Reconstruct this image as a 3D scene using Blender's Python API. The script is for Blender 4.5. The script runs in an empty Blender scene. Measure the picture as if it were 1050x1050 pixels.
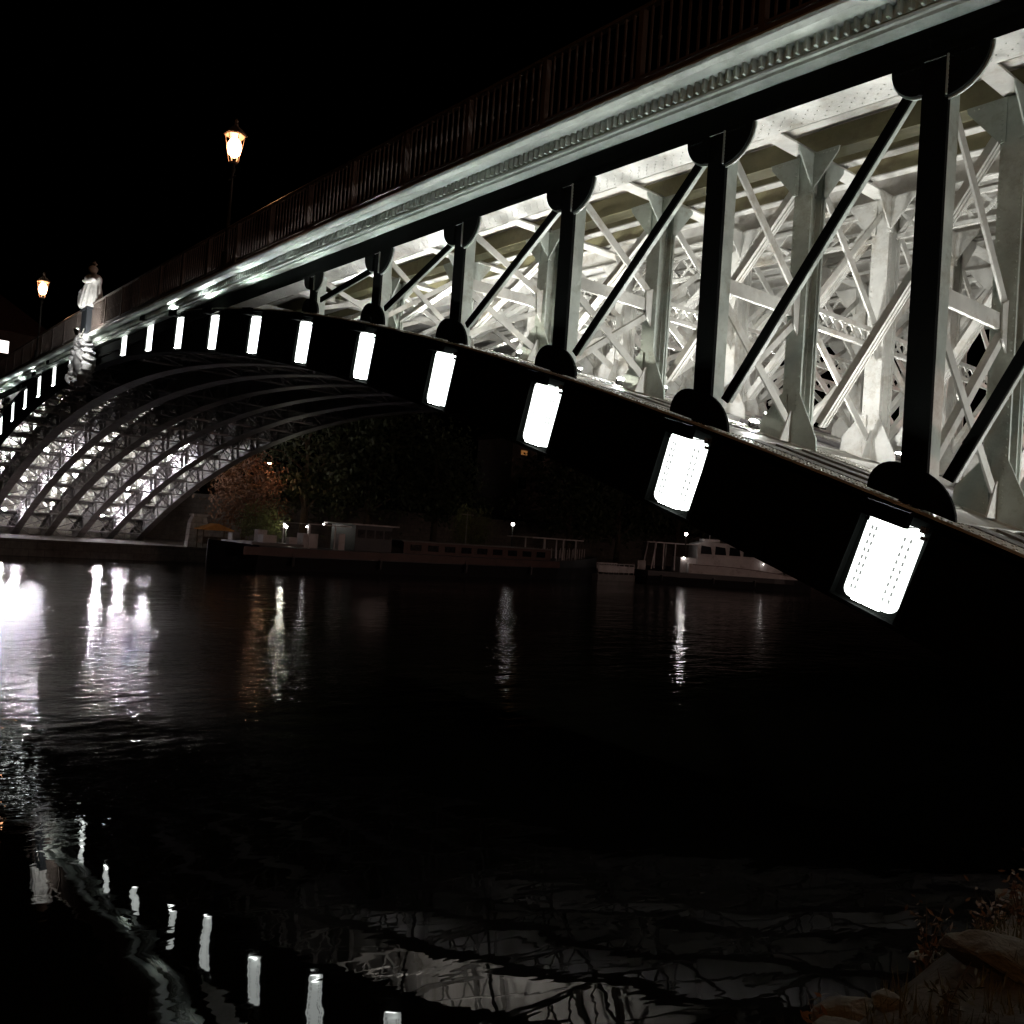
import bpy, math, random
import mathutils
from mathutils import Vector, Matrix, noise
random.seed(7)
S = bpy.context.scene
COL = S.collection
R = math.radians

# ------------------------------------------------------------------ helpers
class MB:
    """collects shapes; build() links them as ONE mesh object"""
    def __init__(s): s.v = []; s.f = []
    def add(s, vs, fs):
        o = len(s.v); s.v += [tuple(v) for v in vs]; s.f += [tuple(i + o for i in f) for f in fs]; return s
    def obox(s, c, a, b, d):
        c, a, b, d = Vector(c), Vector(a), Vector(b), Vector(d)
        vs = [c + a*i + b*j + d*k for i in (-1, 1) for j in (-1, 1) for k in (-1, 1)]
        return s.add(vs, [(0,1,3,2),(4,6,7,5),(0,4,5,1),(2,3,7,6),(0,2,6,4),(1,5,7,3)])
    def box(s, x0, x1, y0, y1, z0, z1):
        return s.obox(((x0+x1)/2, (y0+y1)/2, (z0+z1)/2), ((x1-x0)/2,0,0), (0,(y1-y0)/2,0), (0,0,(z1-z0)/2))
    def bar(s, p, q, w, t, n=(0,1,0)):
        """flat bar p->q, width w in the plane normal to n, thickness t along n"""
        p, q, n = Vector(p), Vector(q), Vector(n)
        d = (q - p); L = d.length; d /= L
        n = (n - d*n.dot(d)).normalized(); u = n.cross(d)
        return s.obox((p+q)/2, d*L/2, u*w/2, n*t/2)
    def prism(s, poly, f, t):
        """poly of 2-D points mapped by f(u,v,w), thickness w in [-t/2,t/2]"""
        n = len(poly)
        vs = [f(u, v, -t/2) for u, v in poly] + [f(u, v, t/2) for u, v in poly]
        fs = [tuple(range(n))[::-1], tuple(range(n, 2*n))] + [(i, (i+1) % n, n+(i+1) % n, n+i) for i in range(n)]
        return s.add(vs, fs)
    def tube(s, pts, r, n=8, cap=True):
        pts = [Vector(p) for p in pts]; m = len(pts)
        rs = r if isinstance(r, (list, tuple)) else [r]*m
        vs = []; fs = []
        for i, p in enumerate(pts):
            d = (pts[min(i+1, m-1)] - pts[max(i-1, 0)]).normalized()
            u = d.orthogonal().normalized() if abs(d.z) > .9 else d.cross(Vector((0,0,1))).normalized()
            w = d.cross(u)
            for k in range(n):
                a = 2*math.pi*k/n; vs.append(p + (u*math.cos(a) + w*math.sin(a))*rs[i])
        for i in range(m-1):
            for k in range(n):
                fs.append((i*n+k, i*n+(k+1) % n, (i+1)*n+(k+1) % n, (i+1)*n+k))
        if cap: fs += [tuple(range(n))[::-1], tuple(range((m-1)*n, m*n))]
        return s.add(vs, fs)
    def lathe(s, prof, c=(0,0,0), n=12, sx=1, sy=1, a0=0):
        cx, cy, cz = c; vs = []; fs = []; m = len(prof)
        for r, z in prof:
            for k in range(n):
                a = a0 + 2*math.pi*k/n; vs.append((cx + r*sx*math.cos(a), cy + r*sy*math.sin(a), cz + z))
        for i in range(m-1):
            for k in range(n):
                fs.append((i*n+k, i*n+(k+1) % n, (i+1)*n+(k+1) % n, (i+1)*n+k))
        fs += [tuple(range(n))[::-1], tuple(range((m-1)*n, m*n))]
        return s.add(vs, fs)
    def ball(s, c, r, n=10, sx=1, sy=1, sz=1):
        m = n//2
        return s.lathe([(max(1e-3, r*math.sin(math.pi*i/m)), -r*sz*math.cos(math.pi*i/m)) for i in range(m+1)], c, n, sx, sy)
    def rivet(s, p, n, r=.014):
        p, n = Vector(p), Vector(n).normalized(); u = n.orthogonal().normalized(); w = n.cross(u)
        vs = []
        for rr, h in ((r, -.002), (r*.7, r*.6)):
            for k in range(6):
                a = math.pi*k/3; vs.append(p + (u*math.cos(a) + w*math.sin(a))*rr + n*h)
        return s.add(vs, [(k, (k+1) % 6, 6+(k+1) % 6, 6+k) for k in range(6)] + [(6,7,8,9,10,11)])
    def rivets(s, p, q, n, step=.09, r=.014):
        p, q = Vector(p), Vector(q); c = max(2, int((q-p).length/step))
        for i in range(c): s.rivet(p + (q-p)*((i+.5)/c), n, r)
        return s
    def sweep(s, prof, xs, off, close=True):
        """closed (y,z) profile swept along x with z offset off(x)"""
        n = len(prof); vs = []; fs = []
        for x in xs:
            for y, z in prof: vs.append((x, y, z + off(x)))
        for i in range(len(xs)-1):
            for k in range(n):
                fs.append((i*n+k, i*n+(k+1) % n, (i+1)*n+(k+1) % n, (i+1)*n+k))
        fs += [tuple(range(n))[::-1], tuple(range((len(xs)-1)*n, len(xs)*n))]
        return s.add(vs, fs)
    def build(s, name, m, parent=None, smooth=False, fix=True):
        me = bpy.data.meshes.new(name); me.from_pydata(s.v, [], s.f); me.materials.append(m)
        if fix:
            import bmesh
            b = bmesh.new(); b.from_mesh(me); bmesh.ops.recalc_face_normals(b, faces=b.faces); b.to_mesh(me); b.free()
        if smooth:
            me.polygons.foreach_set('use_smooth', [True]*len(me.polygons))
        o = bpy.data.objects.new(name, me); COL.objects.link(o)
        if parent:
            o.parent = parent
            o.matrix_parent_inverse = Matrix.Identity(4)
            if parent.parent is None:
                o.location = -Vector(parent.location) if parent.get('world_parts') else (0,0,0)
        return o

def tag(o, label=None, cat=None, group=None, kind=None):
    if label: o['label'] = label
    if cat: o['category'] = cat
    if group: o['group'] = group
    if kind: o['kind'] = kind
    return o
def thing(name, label, cat, loc=(0,0,0), rz=0, group=None, world=False):
    o = bpy.data.objects.new(name, None); COL.objects.link(o)
    o.location = loc; o.rotation_euler = (0,0,rz); o.empty_display_size = .3
    if world: o['world_parts'] = 1
    return tag(o, label, cat, group)
def copy_tree(o, parent=None):
    c = o.copy(); COL.objects.link(c)
    if parent: c.parent = parent
    for ch in [q for q in bpy.data.objects if q.parent == o]: copy_tree(ch, c)
    return c

# ------------------------------------------------------------------ materials
def mat(name, col, rough=.5, metal=0, var=.25, scale=3, dirt=None, dscale=1.2, bump=0, bscale=40, spec=.5):
    m = bpy.data.materials.new(name); m.use_nodes = True
    nt = m.node_tree; b = nt.nodes['Principled BSDF']
    tc = nt.nodes.new('ShaderNodeTexCoord')
    n = nt.nodes.new('ShaderNodeTexNoise'); n.inputs['Scale'].default_value = scale; n.inputs['Detail'].default_value = 8
    n.inputs['Roughness'].default_value = .65
    nt.links.new(tc.outputs['Object'], n.inputs['Vector'])
    r = nt.nodes.new('ShaderNodeValToRGB')
    r.color_ramp.elements[0].position = .3; r.color_ramp.elements[1].position = .7
    r.color_ramp.elements[0].color = (*[c*(1-var) for c in col], 1); r.color_ramp.elements[1].color = (*[min(1, c*(1+var*.5)) for c in col], 1)
    nt.links.new(n.outputs['Fac'], r.inputs['Fac']); out = r.outputs['Color']
    if dirt:
        n2 = nt.nodes.new('ShaderNodeTexNoise'); n2.inputs['Scale'].default_value = dscale; n2.inputs['Detail'].default_value = 12; n2.inputs['Roughness'].default_value = .75
        nt.links.new(tc.outputs['Object'], n2.inputs['Vector'])
        r2 = nt.nodes.new('ShaderNodeValToRGB'); r2.color_ramp.elements[0].position = .52; r2.color_ramp.elements[1].position = .70
        nt.links.new(n2.outputs['Fac'], r2.inputs['Fac'])
        mx = nt.nodes.new('ShaderNodeMix'); mx.data_type = 'RGBA'
        nt.links.new(r2.outputs['Color'], mx.inputs[0]); nt.links.new(out, mx.inputs[6]); mx.inputs[7].default_value = (*dirt, 1)
        out = mx.outputs[2]
    nt.links.new(out, b.inputs['Base Color'])
    b.inputs['Roughness'].default_value = rough; b.inputs['Metallic'].default_value = metal
    b.inputs['Specular IOR Level'].default_value = spec
    if bump:
        n3 = nt.nodes.new('ShaderNodeTexNoise'); n3.inputs['Scale'].default_value = bscale; n3.inputs['Detail'].default_value = 6
        nt.links.new(tc.outputs['Object'], n3.inputs['Vector'])
        bp = nt.nodes.new('ShaderNodeBump'); bp.inputs['Strength'].default_value = bump; bp.inputs['Distance'].default_value = .02
        nt.links.new(n3.outputs['Fac'], bp.inputs['Height']); nt.links.new(bp.outputs['Normal'], b.inputs['Normal'])
    return m
def emit(name, col, st, base=(.8,.8,.8)):
    m = bpy.data.materials.new(name); m.use_nodes = True
    b = m.node_tree.nodes['Principled BSDF']
    b.inputs['Base Color'].default_value = (*base, 1); b.inputs['Roughness'].default_value = .5
    b.inputs['Emission Color'].default_value = (*col, 1); b.inputs['Emission Strength'].default_value = st
    return m
def stone(name, col, mortar, bw=.9, bh=.45):
    m = mat(name, col, .85, 0, .35, 2.5, tuple(c*.45 for c in col), .8, .5, 25)
    nt = m.node_tree; b = nt.nodes['Principled BSDF']; src = b.inputs['Base Color'].links[0].from_socket
    tc = nt.nodes.new('ShaderNodeTexCoord'); sp = nt.nodes.new('ShaderNodeSeparateXYZ'); nt.links.new(tc.outputs['Object'], sp.inputs[0])
    ad = nt.nodes.new('ShaderNodeMath'); ad.operation = 'ADD'; nt.links.new(sp.outputs[0], ad.inputs[0]); nt.links.new(sp.outputs[1], ad.inputs[1])
    cb = nt.nodes.new('ShaderNodeCombineXYZ'); nt.links.new(ad.outputs[0], cb.inputs[0]); nt.links.new(sp.outputs[2], cb.inputs[1])
    br = nt.nodes.new('ShaderNodeTexBrick'); br.inputs['Scale'].default_value = 1; br.inputs['Brick Width'].default_value = bw; br.inputs['Row Height'].default_value = bh
    br.inputs['Mortar Size'].default_value = .015; br.inputs['Color1'].default_value = (1,1,1,1); br.inputs['Color2'].default_value = (.75,.75,.75,1); br.inputs['Mortar'].default_value = (*mortar, 1)
    nt.links.new(cb.outputs[0], br.inputs['Vector'])
    mx = nt.nodes.new('ShaderNodeMix'); mx.data_type = 'RGBA'; mx.blend_type = 'MULTIPLY'; mx.inputs[0].default_value = 1
    nt.links.new(src, mx.inputs[6]); nt.links.new(br.outputs['Color'], mx.inputs[7]); nt.links.new(mx.outputs[2], b.inputs['Base Color'])
    return m

M = {}
M['paint'] = mat('pale_bridge_paint', (.60,.60,.555), .45, 0, .3, 1.6, (.33,.29,.22), 1.7, .15, 30)
M['paint2'] = mat('pale_green_bridge_paint', (.46,.51,.46), .45, 0, .3, 1.6, (.24,.23,.17), 1.7, .15, 30)
M['olive'] = mat('olive_shaded_girder', (.20,.19,.10), .55, 0, .3, 2.0, (.12,.09,.05), 1.4, .15, 30)  # shaded tone of the pale girders, put into the colour
M['dark'] = mat('unlit_face_black', (.006,.007,.0065), .85, 0, .3, 1.5, (.008,.007,.006), 1.0, .1, 30, .04)  # near-black stands in for shade on the bridge's outer faces
M['plank'] = mat('grey_plank', (.16,.16,.145), .8, 0, .4, 4)
M['soffit'] = mat('grey_rib_paint', (.36,.345,.35), .45, 0, .3, 1.5, (.10,.08,.06), 1.0, .1, 30)
M['cornice'] = mat('grey_green_cornice_paint', (.50,.55,.50), .4, 0, .25, 1.2, (.22,.25,.2), .9, .12, 30)
M['deckplate'] = mat('deck_underside_plate', (.60,.55,.50), .7, 0, .25, .8, (.42,.28,.26), .5, .2, 10)
M['asphalt'] = mat('asphalt', (.05,.05,.05), .9, 0, .3, 8)
M['iron'] = mat('railing_iron', (.13,.105,.09), .5, 0, .3, 6, (.06,.04,.03), 3)
M['handrail'] = mat('handrail_iron', (.30,.27,.24), .28, .5, .2, 4)
def panel_mat():
    m = emit('luminous_panel', (.94,1,.96), 2.8, (.80,.84,.80)); nt = m.node_tree; b = nt.nodes['Principled BSDF']
    tc = nt.nodes.new('ShaderNodeTexCoord'); sp = nt.nodes.new('ShaderNodeSeparateXYZ'); nt.links.new(tc.outputs['Object'], sp.inputs[0])
    def mt(op, x, y=0, z=0):
        q = nt.nodes.new('ShaderNodeMath'); q.operation = op
        for i, v in enumerate((x, y, z)):
            if isinstance(v, (int, float)): q.inputs[i].default_value = v
            else: nt.links.new(v, q.inputs[i])
        return q.outputs[0]
    col = None
    for u in (-.25, -.20, .15, .225):
        c = mt('LESS_THAN', mt('ABSOLUTE', mt('SUBTRACT', sp.outputs[0], u)), .013)
        col = c if col is None else mt('MAXIMUM', col, c)
    row = mt('LESS_THAN', mt('FRACT', mt('MULTIPLY', sp.outputs[2], 11.4)), .5)
    lim = mt('MULTIPLY', mt('LESS_THAN', sp.outputs[2], -.12), mt('GREATER_THAN', sp.outputs[2], -.90))
    k = mt('MULTIPLY', mt('MULTIPLY', col, row), lim)
    nt.links.new(mt('SUBTRACT', 2.8, mt('MULTIPLY', k, 2.5)), b.inputs['Emission Strength'])
    mx = nt.nodes.new('ShaderNodeMix'); mx.data_type = 'RGBA'; nt.links.new(k, mx.inputs[0]); mx.inputs[6].default_value = (.8,.84,.8,1); mx.inputs[7].default_value = (.25,.27,.26,1)
    nt.links.new(mx.outputs[2], b.inputs['Base Color'])
    return m
M['panel'] = panel_mat()
M['uplight'] = emit('cornice_uplight_strip', (.95,1,.97), 700)
M['clip'] = mat('steel_clip', (.75,.75,.75), .25, .8)
M['led'] = emit('led_strip', (.95,1,.97), 26)
M['black'] = mat('matt_black_shade', (.004,.004,.004), .95, 0, .2, 3, None, 1, 0, 40, .02)
M['housing'] = mat('lamp_housing', (.04,.04,.04), .5)
M['flood'] = emit('floodlight_lens', (1,.985,.965), 2600)
M['floodmid'] = emit('mid_floodlight_lens', (1,.98,.95), 650)
M['floodback'] = emit('back_floodlight_lens', (1,.97,.92), 260)
M['rib_lamp'] = emit('rib_lamp_lens', (1,.96,.84), 3800)
M['cartlamp'] = emit('cartouche_lamp_lens', (1,.98,.96), 240)
M['addedfarup'] = emit('added_far_fill_lens', (1,.95,.96), 2200)
M['statuelamp'] = emit('statue_lamp_lens', (1,.98,.95), 1200)
M['floodfar'] = emit('far_floodlight_lens', (1,.91,.99), 1500)
M['lantern'] = emit('warm_lantern_glass', (1,.48,.24), 42)
M['warmbulb'] = emit('warm_bulb', (1,.52,.27), 130)
M['whitebulb'] = emit('white_bulb', (1,.95,.9), 45)
M['dimbulb'] = emit('dim_white_bulb', (1,.95,.9), 11)
M['bushbulb'] = emit('garden_bulb', (1,.95,.75), 170)
M['orange'] = emit('orange_window_glass', (1,.40,.10), .2)
M['whitewin'] = emit('white_window_glass', (1,.93,.85), 3.0)
M['statue'] = mat('white_statue_stone', (.80,.80,.76), .6, 0, .25, 4, (.4,.4,.36), 5, .3, 12)
M['cart'] = mat('grey_cast_iron_ornament', (.55,.55,.55), .4, 0, .3, 3)
M['stone'] = stone('abutment_stone', (.52,.49,.44), (.45,.45,.45))
M['quaystone'] = stone('quay_stone', (.16,.14,.12), (.5,.5,.5))
M['soil'] = mat('bank_soil', (.075,.062,.042), .95, 0, .5, 2, (.05,.055,.03), .9, 1, 14)
M['rock'] = mat('bank_rock', (.15,.14,.11), .9, 0, .5, 5, (.06,.065,.035), 5, 1, 22)
M['wood'] = mat('branch_wood', (.10,.075,.05), .9, 0, .4, 6, None, 1, .6, 20)
M['hullblack'] = mat('black_hull_paint', (.018,.018,.02), .4)
M['hullred'] = mat('red_brown_hull_paint', (.09,.04,.03), .5, 0, .35, .8, (.05,.03,.02), .7)
M['boatwhite'] = mat('white_boat_paint', (.62,.58,.57), .4, 0, .15, 1.5, (.35,.3,.28), 1.1)
M['boatgrey'] = mat('grey_boat_deck', (.22,.21,.20), .7)
M['navy'] = mat('dark_cabin_paint', (.03,.035,.04), .45)
M['glass'] = mat('dark_window_glass', (.015,.017,.02), .08)
M['ochre'] = mat('orange_tarpaulin', (.55,.24,.05), .7, 0, .3, 3)
M['lampiron'] = mat('lantern_iron', (.30,.24,.18), .5)
M['steel'] = mat('dark_lamp_post', (.035,.035,.03), .5, .3)
M['render'] = mat('house_render', (.30,.24,.20), .85, 0, .25, .8)
M['roof'] = mat('house_roof_tiles', (.14,.06,.045), .8, 0, .4, 5)

def leafmat(name, col, hue=.25):
    m = bpy.data.materials.new(name); m.use_nodes = True; nt = m.node_tree; b = nt.nodes['Principled BSDF']
    n = nt.nodes.new('ShaderNodeTexNoise'); n.inputs['Scale'].default_value = 1.1; n.inputs['Detail'].default_value = 6
    tc = nt.nodes.new('ShaderNodeTexCoord'); nt.links.new(tc.outputs['Object'], n.inputs['Vector'])
    r = nt.nodes.new('ShaderNodeValToRGB'); r.color_ramp.elements[0].position = .3; r.color_ramp.elements[1].position = .7
    r.color_ramp.elements[0].color = (*[c*.55 for c in col], 1); r.color_ramp.elements[1].color = (col[0]*(1.2+hue), col[1]*1.3, col[2], 1)
    nt.links.new(n.outputs['Fac'], r.inputs['Fac']); nt.links.new(r.outputs['Color'], b.inputs['Base Color'])
    b.inputs['Roughness'].default_value = .6
    return m
M['leaf'] = leafmat('green_leaves', (.05,.075,.025)); M['leafdark'] = leafmat('dark_leaves', (.035,.05,.022))
M['leafred'] = leafmat('russet_leaves', (.13,.06,.03)); M['leafpale'] = leafmat('pale_green_leaves', (.10,.12,.045))
M['leafdry'] = leafmat('dry_weed_leaves', (.17,.10,.055)); M['grass'] = leafmat('bank_grass', (.10,.105,.05))

# water
def water_mat():
    m = bpy.data.materials.new('dark_river_water'); m.use_nodes = True; nt = m.node_tree; b = nt.nodes['Principled BSDF']
    b.inputs['Base Color'].default_value = (.004,.004,.003,1); b.inputs['Roughness'].default_value = .015; b.inputs['IOR'].default_value = 1.33
    N = nt.nodes.new; L = nt.links.new
    tc = N('ShaderNodeTexCoord')
    def noise_(scale, detail, sx=1, sy=1, rot=0, dist=0):
        mp = N('ShaderNodeMapping'); mp.inputs['Scale'].default_value = (sx, sy, 1); mp.inputs['Rotation'].default_value = (0,0,rot)
        L(tc.outputs['Object'], mp.inputs['Vector'])
        n = N('ShaderNodeTexNoise'); n.inputs['Scale'].default_value = scale; n.inputs['Detail'].default_value = detail; n.inputs['Distortion'].default_value = dist
        L(mp.outputs['Vector'], n.inputs['Vector']); return n.outputs['Fac']
    def math_(op, a, bb):
        q = N('ShaderNodeMath'); q.operation = op
        for i, z in enumerate((a, bb)):
            if isinstance(z, (int, float)): q.inputs[i].default_value = z
            else: L(z, q.inputs[i])
        return q.outputs[0]
    # wind patches: where the small ripples are strong; the water by the near bank lies calm
    patch = N('ShaderNodeMapRange'); patch.inputs['From Min'].default_value = .42; patch.inputs['From Max'].default_value = .62
    L(noise_(.09, 2, 1, .6), patch.inputs['Value'])
    sx = N('ShaderNodeSeparateXYZ'); L(tc.outputs['Object'], sx.inputs[0])
    far = N('ShaderNodeMapRange'); far.inputs['From Min'].default_value = 29.8; far.inputs['From Max'].default_value = 23
    L(sx.outputs[0], far.inputs['Value'])
    swell = math_('MULTIPLY', noise_(.55, 2, 1, .55, R(20), .3), SW)
    mid = math_('MULTIPLY', noise_(2.2, 3, 1, .5, R(-15), .4), math_('MULTIPLY', math_('ADD', math_('MULTIPLY', far.outputs[0], .92), .08), MID))
    fine = math_('MULTIPLY', noise_(7.5, 3, 1, .6, R(35)), math_('MULTIPLY', math_('MULTIPLY', far.outputs[0], math_('ADD', patch.outputs[0], .35)), FINE))
    chop = math_('MULTIPLY', noise_(1.05, 2, 1, .55, R(50), .2), math_('MULTIPLY', far.outputs[0], .034))
    h = math_('ADD', math_('ADD', math_('ADD', swell, mid), fine), chop)
    bp = N('ShaderNodeBump'); bp.inputs['Strength'].default_value = 1; bp.inputs['Distance'].default_value = 1
    L(h, bp.inputs['Height']); L(bp.outputs['Normal'], b.inputs['Normal'])
    return m
SW, MID, FINE = .023, .026, .020
M['water'] = water_mat()

# ------------------------------------------------------------------ world: night sky
w = bpy.data.worlds.new('World'); S.world = w; w.use_nodes = True
nt = w.node_tree; bg = nt.nodes['Background']
sky = nt.nodes.new('ShaderNodeTexSky'); sky.sky_type = 'NISHITA'; sky.sun_disc = False
sky.sun_elevation = R(-6); sky.sun_rotation = R(200)
nt.links.new(sky.outputs['Color'], bg.inputs['Color']); bg.inputs['Strength'].default_value = .002

# ------------------------------------------------------------------ bridge geometry
CROWN, SP = 1.3044, 3.0
PLN = [2.25*j for j in range(7)]
def xk(k, side=1): return side*(CROWN + k)*SP
def rib(x): return 10.12 - .0055*x*x
def slope(x): return -.011*x
def zc(x): return -.0004*x*x
def on_rib(x, off):                       # a point off metres below the rib's upper face, along its normal
    s = slope(x); L = math.hypot(1, s)
    return x + s*off/L, rib(x) - off/L
XS = [-40 + i*1.0 for i in range(81)]
bridge = thing('arch_bridge', 'floodlit riveted iron arch bridge with pale lattice spandrels spanning the dark river', 'bridge')

# ---- ribs
RD = 1.26
def rib_mesh(y):
    m = MB(); e = .16 if y == 0 else .26
    for (y0, y1, o0, o1) in ((y-e, y+.26, 0, .05), (y-.03, y+.03, .05, RD-.05), (y-e, y+.26, RD-.05, RD)):
        vs = []; fs = []
        for x in XS:
            for yy, oo in ((y0, o0), (y1, o0), (y1, o1), (y0, o1)):
                a, b = on_rib(x, oo); vs.append((a, yy, b))
        n = len(XS)
        for i in range(n-1):
            for k in range(4): fs.append((i*4+k, i*4+(k+1) % 4, i*4+4+(k+1) % 4, i*4+4+k))
        fs += [(3,2,1,0), ((n-1)*4, (n-1)*4+1, (n-1)*4+2, (n-1)*4+3)]
        m.add(vs, fs)
    # flange angles and web stiffeners
    for side in (-1, 1):
        for k in range(0, 13):
            x = xk(k, side)
            if abs(x) > 39.5: continue
            for dx in (-.42, .42):
                a0, b0 = on_rib(x+dx, .052); a1, b1 = on_rib(x+dx, RD-.052)
                for sy in (-1, 1):
                    m.bar((a0, y+sy*.09, b0), (a1, y+sy*.09, b1), .06, .11, (0,1,0))
    return m
rib_objs = []
for j, y in enumerate(PLN):
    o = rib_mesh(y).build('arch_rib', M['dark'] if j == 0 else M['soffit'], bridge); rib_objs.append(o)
    e = .155 if j == 0 else .255
    if j < 2:       # pale upper flange plate with its rivets
        pl = MB()
        vs = []; fs = []
        for x in XS:
            for yy, oo in ((y-e, -.003), (y+.255, -.003), (y+.255, -.033), (y-e, -.033)):
                a, b = on_rib(x, oo); vs.append((a, yy, b))
        n = len(XS)
        for i in range(n-1):
            for k in range(4): fs.append((i*4+k, i*4+(k+1) % 4, i*4+4+(k+1) % 4, i*4+4+k))
        pl.add(vs, fs)
        x = 19.
        while x < 36:
            for dy in ((-.12, -.05, .12, .20) if j == 0 else (-.20, -.12, .12, .20)):
                a, b = on_rib(x, -.033); pl.rivet((a, y+dy, b), (-slope(x), 0, 1), .018)
            x += .11
        pl.build('flange_plate', M['paint'], o)

# ---- luminous panels on the outer rib
def panel_proto():
    """local frame: x along the rib, y into the bridge, z up the rib's normal, origin at the plate's top centre"""
    W, H, r = .33, .98, .10
    poly = []
    for cx, cy, a0 in ((W-r, -H+r, -90), (W-r, -r, 0), (-W+r, -r, 90), (-W+r, -H+r, 180)):
        for q in range(5):
            t = R(a0 + q*22.5); poly.append((cx + r*math.cos(t), cy + r*math.sin(t)))
    p = MB().prism(poly, lambda u, v, w_: (u, w_, v), .05).build('light_panel', M['panel'])
    for u in (-W+.02, W-.02):
        c = MB().obox((u, .0, .012), (.03,0,0), (0,.045,0), (0,0,.035)); c.build('mounting_clip', M['clip'], p)
        c = MB().obox((u*1.09, .0, -.075), (.028,0,0), (0,.04,0), (0,0,.02)); c.build('mounting_clip', M['clip'], p)
    MB().obox((0, .041, -.3), (.05,0,0), (0,.014,0), (0,0,.05)).build('standoff', M['housing'], p)
    MB().obox((0, -.060, -H+.006), (.17,0,0), (0,.022,0), (0,0,.010)).build('lamp_strip', M['led'], p)
    h = MB(); yc = -.30
    h.obox((0, yc+.042, .076), (.26,0,0), (0,.004,0), (0,0,.084)); h.obox((0, yc-.042, .078), (.26,0,0), (0,.004,0), (0,0,.083)); h.obox((0, yc, -.006), (.26,0,0), (0,.0375,0), (0,0,.004))
    for u in (-.265, .265): h.obox((u, yc, .078), (.0045,0,0), (0,.044,0), (0,0,.083))
    h.build('uplight_trough', M['black'], p)
    for u in (-.2, .2): MB().bar((u, yc+.046, -.004), (u, .03, -.004), .02, .012, (0,0,1)).build('trough_arm', M['housing'], p)
    MB().obox((0, yc, .004), (.25,0,0), (0,.022,0), (0,0,.003)).build('uplight_strip', M['uplight'], p)
    return p
PP = panel_proto()
def panel(k, side, first):
    o = PP if first else copy_tree(PP)
    x = xk(k, side); s = slope(x)*.86; a, b = on_rib(x, .17)
    o.parent = bridge; o.location = (a, -.09, b); o.rotation_euler = (0, -math.atan(s), 0)
for k in range(0, 12): panel(k, 1, k == 0)
for k in range(0, 12): panel(k, -1, False)

# ---- top chords
XC = [-40 + i*2.0 for i in range(41)]
ch = MB()
ch.sweep([(-.05,9.25),(.05,9.25),(.05,9.88),(-.05,9.88)], XC, zc)
ch.sweep([(-.10,9.215),(.44,9.215),(.44,9.247),(-.10,9.247)], XC, zc)
for y in (-.075, .10): ch.sweep([(y-.024,9.25),(y+.024,9.25),(y+.024,9.36),(y-.024,9.36)], XC, zc)
for i in range(int(22/.085)):
    x = 15 + i*.085
    for y in ((.10, .26) if i % 2 else (.18, .36)): ch.rivet((x, y, 9.215+zc(x)), (0,0,-1), .014)
tc_ = ch.build('top_chord', M['paint'], bridge)
MB().sweep([(-.104,9.20),(-.102,9.20),(-.102,9.575),(-.104,9.575)], XC, zc).sweep([(-.108,9.24),(-.104,9.24),(-.104,9.30),(-.108,9.30)], XC, zc).build('unlit_face', M['dark'], tc_)  # thin near-black sheet added over the pale chord front as its shade
for j in range(1, 7):
    y = PLN[j]; c = MB()
    c.sweep([(y-.03,9.64),(y+.03,9.64),(y+.03,10.02),(y-.03,10.02)], XC, zc)
    c.sweep([(y-.16,9.61),(y+.16,9.61),(y+.16,9.638),(y-.16,9.638)], XC, zc)
    c.build('top_chord', M['olive'] if j < 2 else M['paint'], bridge)
for j in range(6):
    for q in (.75, 1.5):
        y = PLN[j] + q; c = MB()
        c.sweep([(y-.02,9.76),(y+.02,9.76),(y+.02,10.03),(y-.02,10.03)], XC, zc)
        o = c.build('stringer', M['olive'] if j < 2 else M['paint'], bridge)
        fl = MB().sweep([(y-.09,9.735),(y+.09,9.735),(y+.09,9.757),(y-.09,9.757)], XC, zc)
        fl.build('flange', M['paint'], o)
# deck slab
MB().sweep([(.06,10.05),(13.44,10.05),(13.44,10.22),(.06,10.22)], XC, zc).build('deck_plate', M['deckplate'], bridge)
MB().sweep([(.1,10.224),(13.4,10.224),(13.4,10.30),(.1,10.30)], XC, zc).build('roadway', M['asphalt'], bridge)

# ---- cornice on both faces
def cornice(sgn, y0):
    Y = lambda y: y0 + sgn*y
    m = MB()
    prof = [(-.06,9.58),(-.29,9.60),(-.30,9.635),(-.34,9.645),(-.35,9.675),(-.33,9.685),(-.33,9.85),(-.63,9.85),(-.645,9.825),(-.72,9.865),(-.74,9.90),(-.74,9.92),(-.70,9.955),(-.06,9.955)]
    m.sweep([(Y(y), z) for y, z in prof], XC, zc)
    o = m.build('cornice', M['cornice'], bridge)
    d = MB(); x = -39.5
    while x < 39.5:
        z = zc(x)
        d.box(x-.017, x+.017, min(Y(-.332), Y(-.42)), max(Y(-.332), Y(-.42)), 9.70+z, 9.848+z)
        x += .13
    d.sweep([(Y(-.326),9.695),(Y(-.345),9.695),(Y(-.345),9.72),(Y(-.326),9.72)], XC, zc)
    d.build('dentil_row', M['cornice'], o)
cornice(1, 0); cornice(-1, 13.5)
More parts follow.
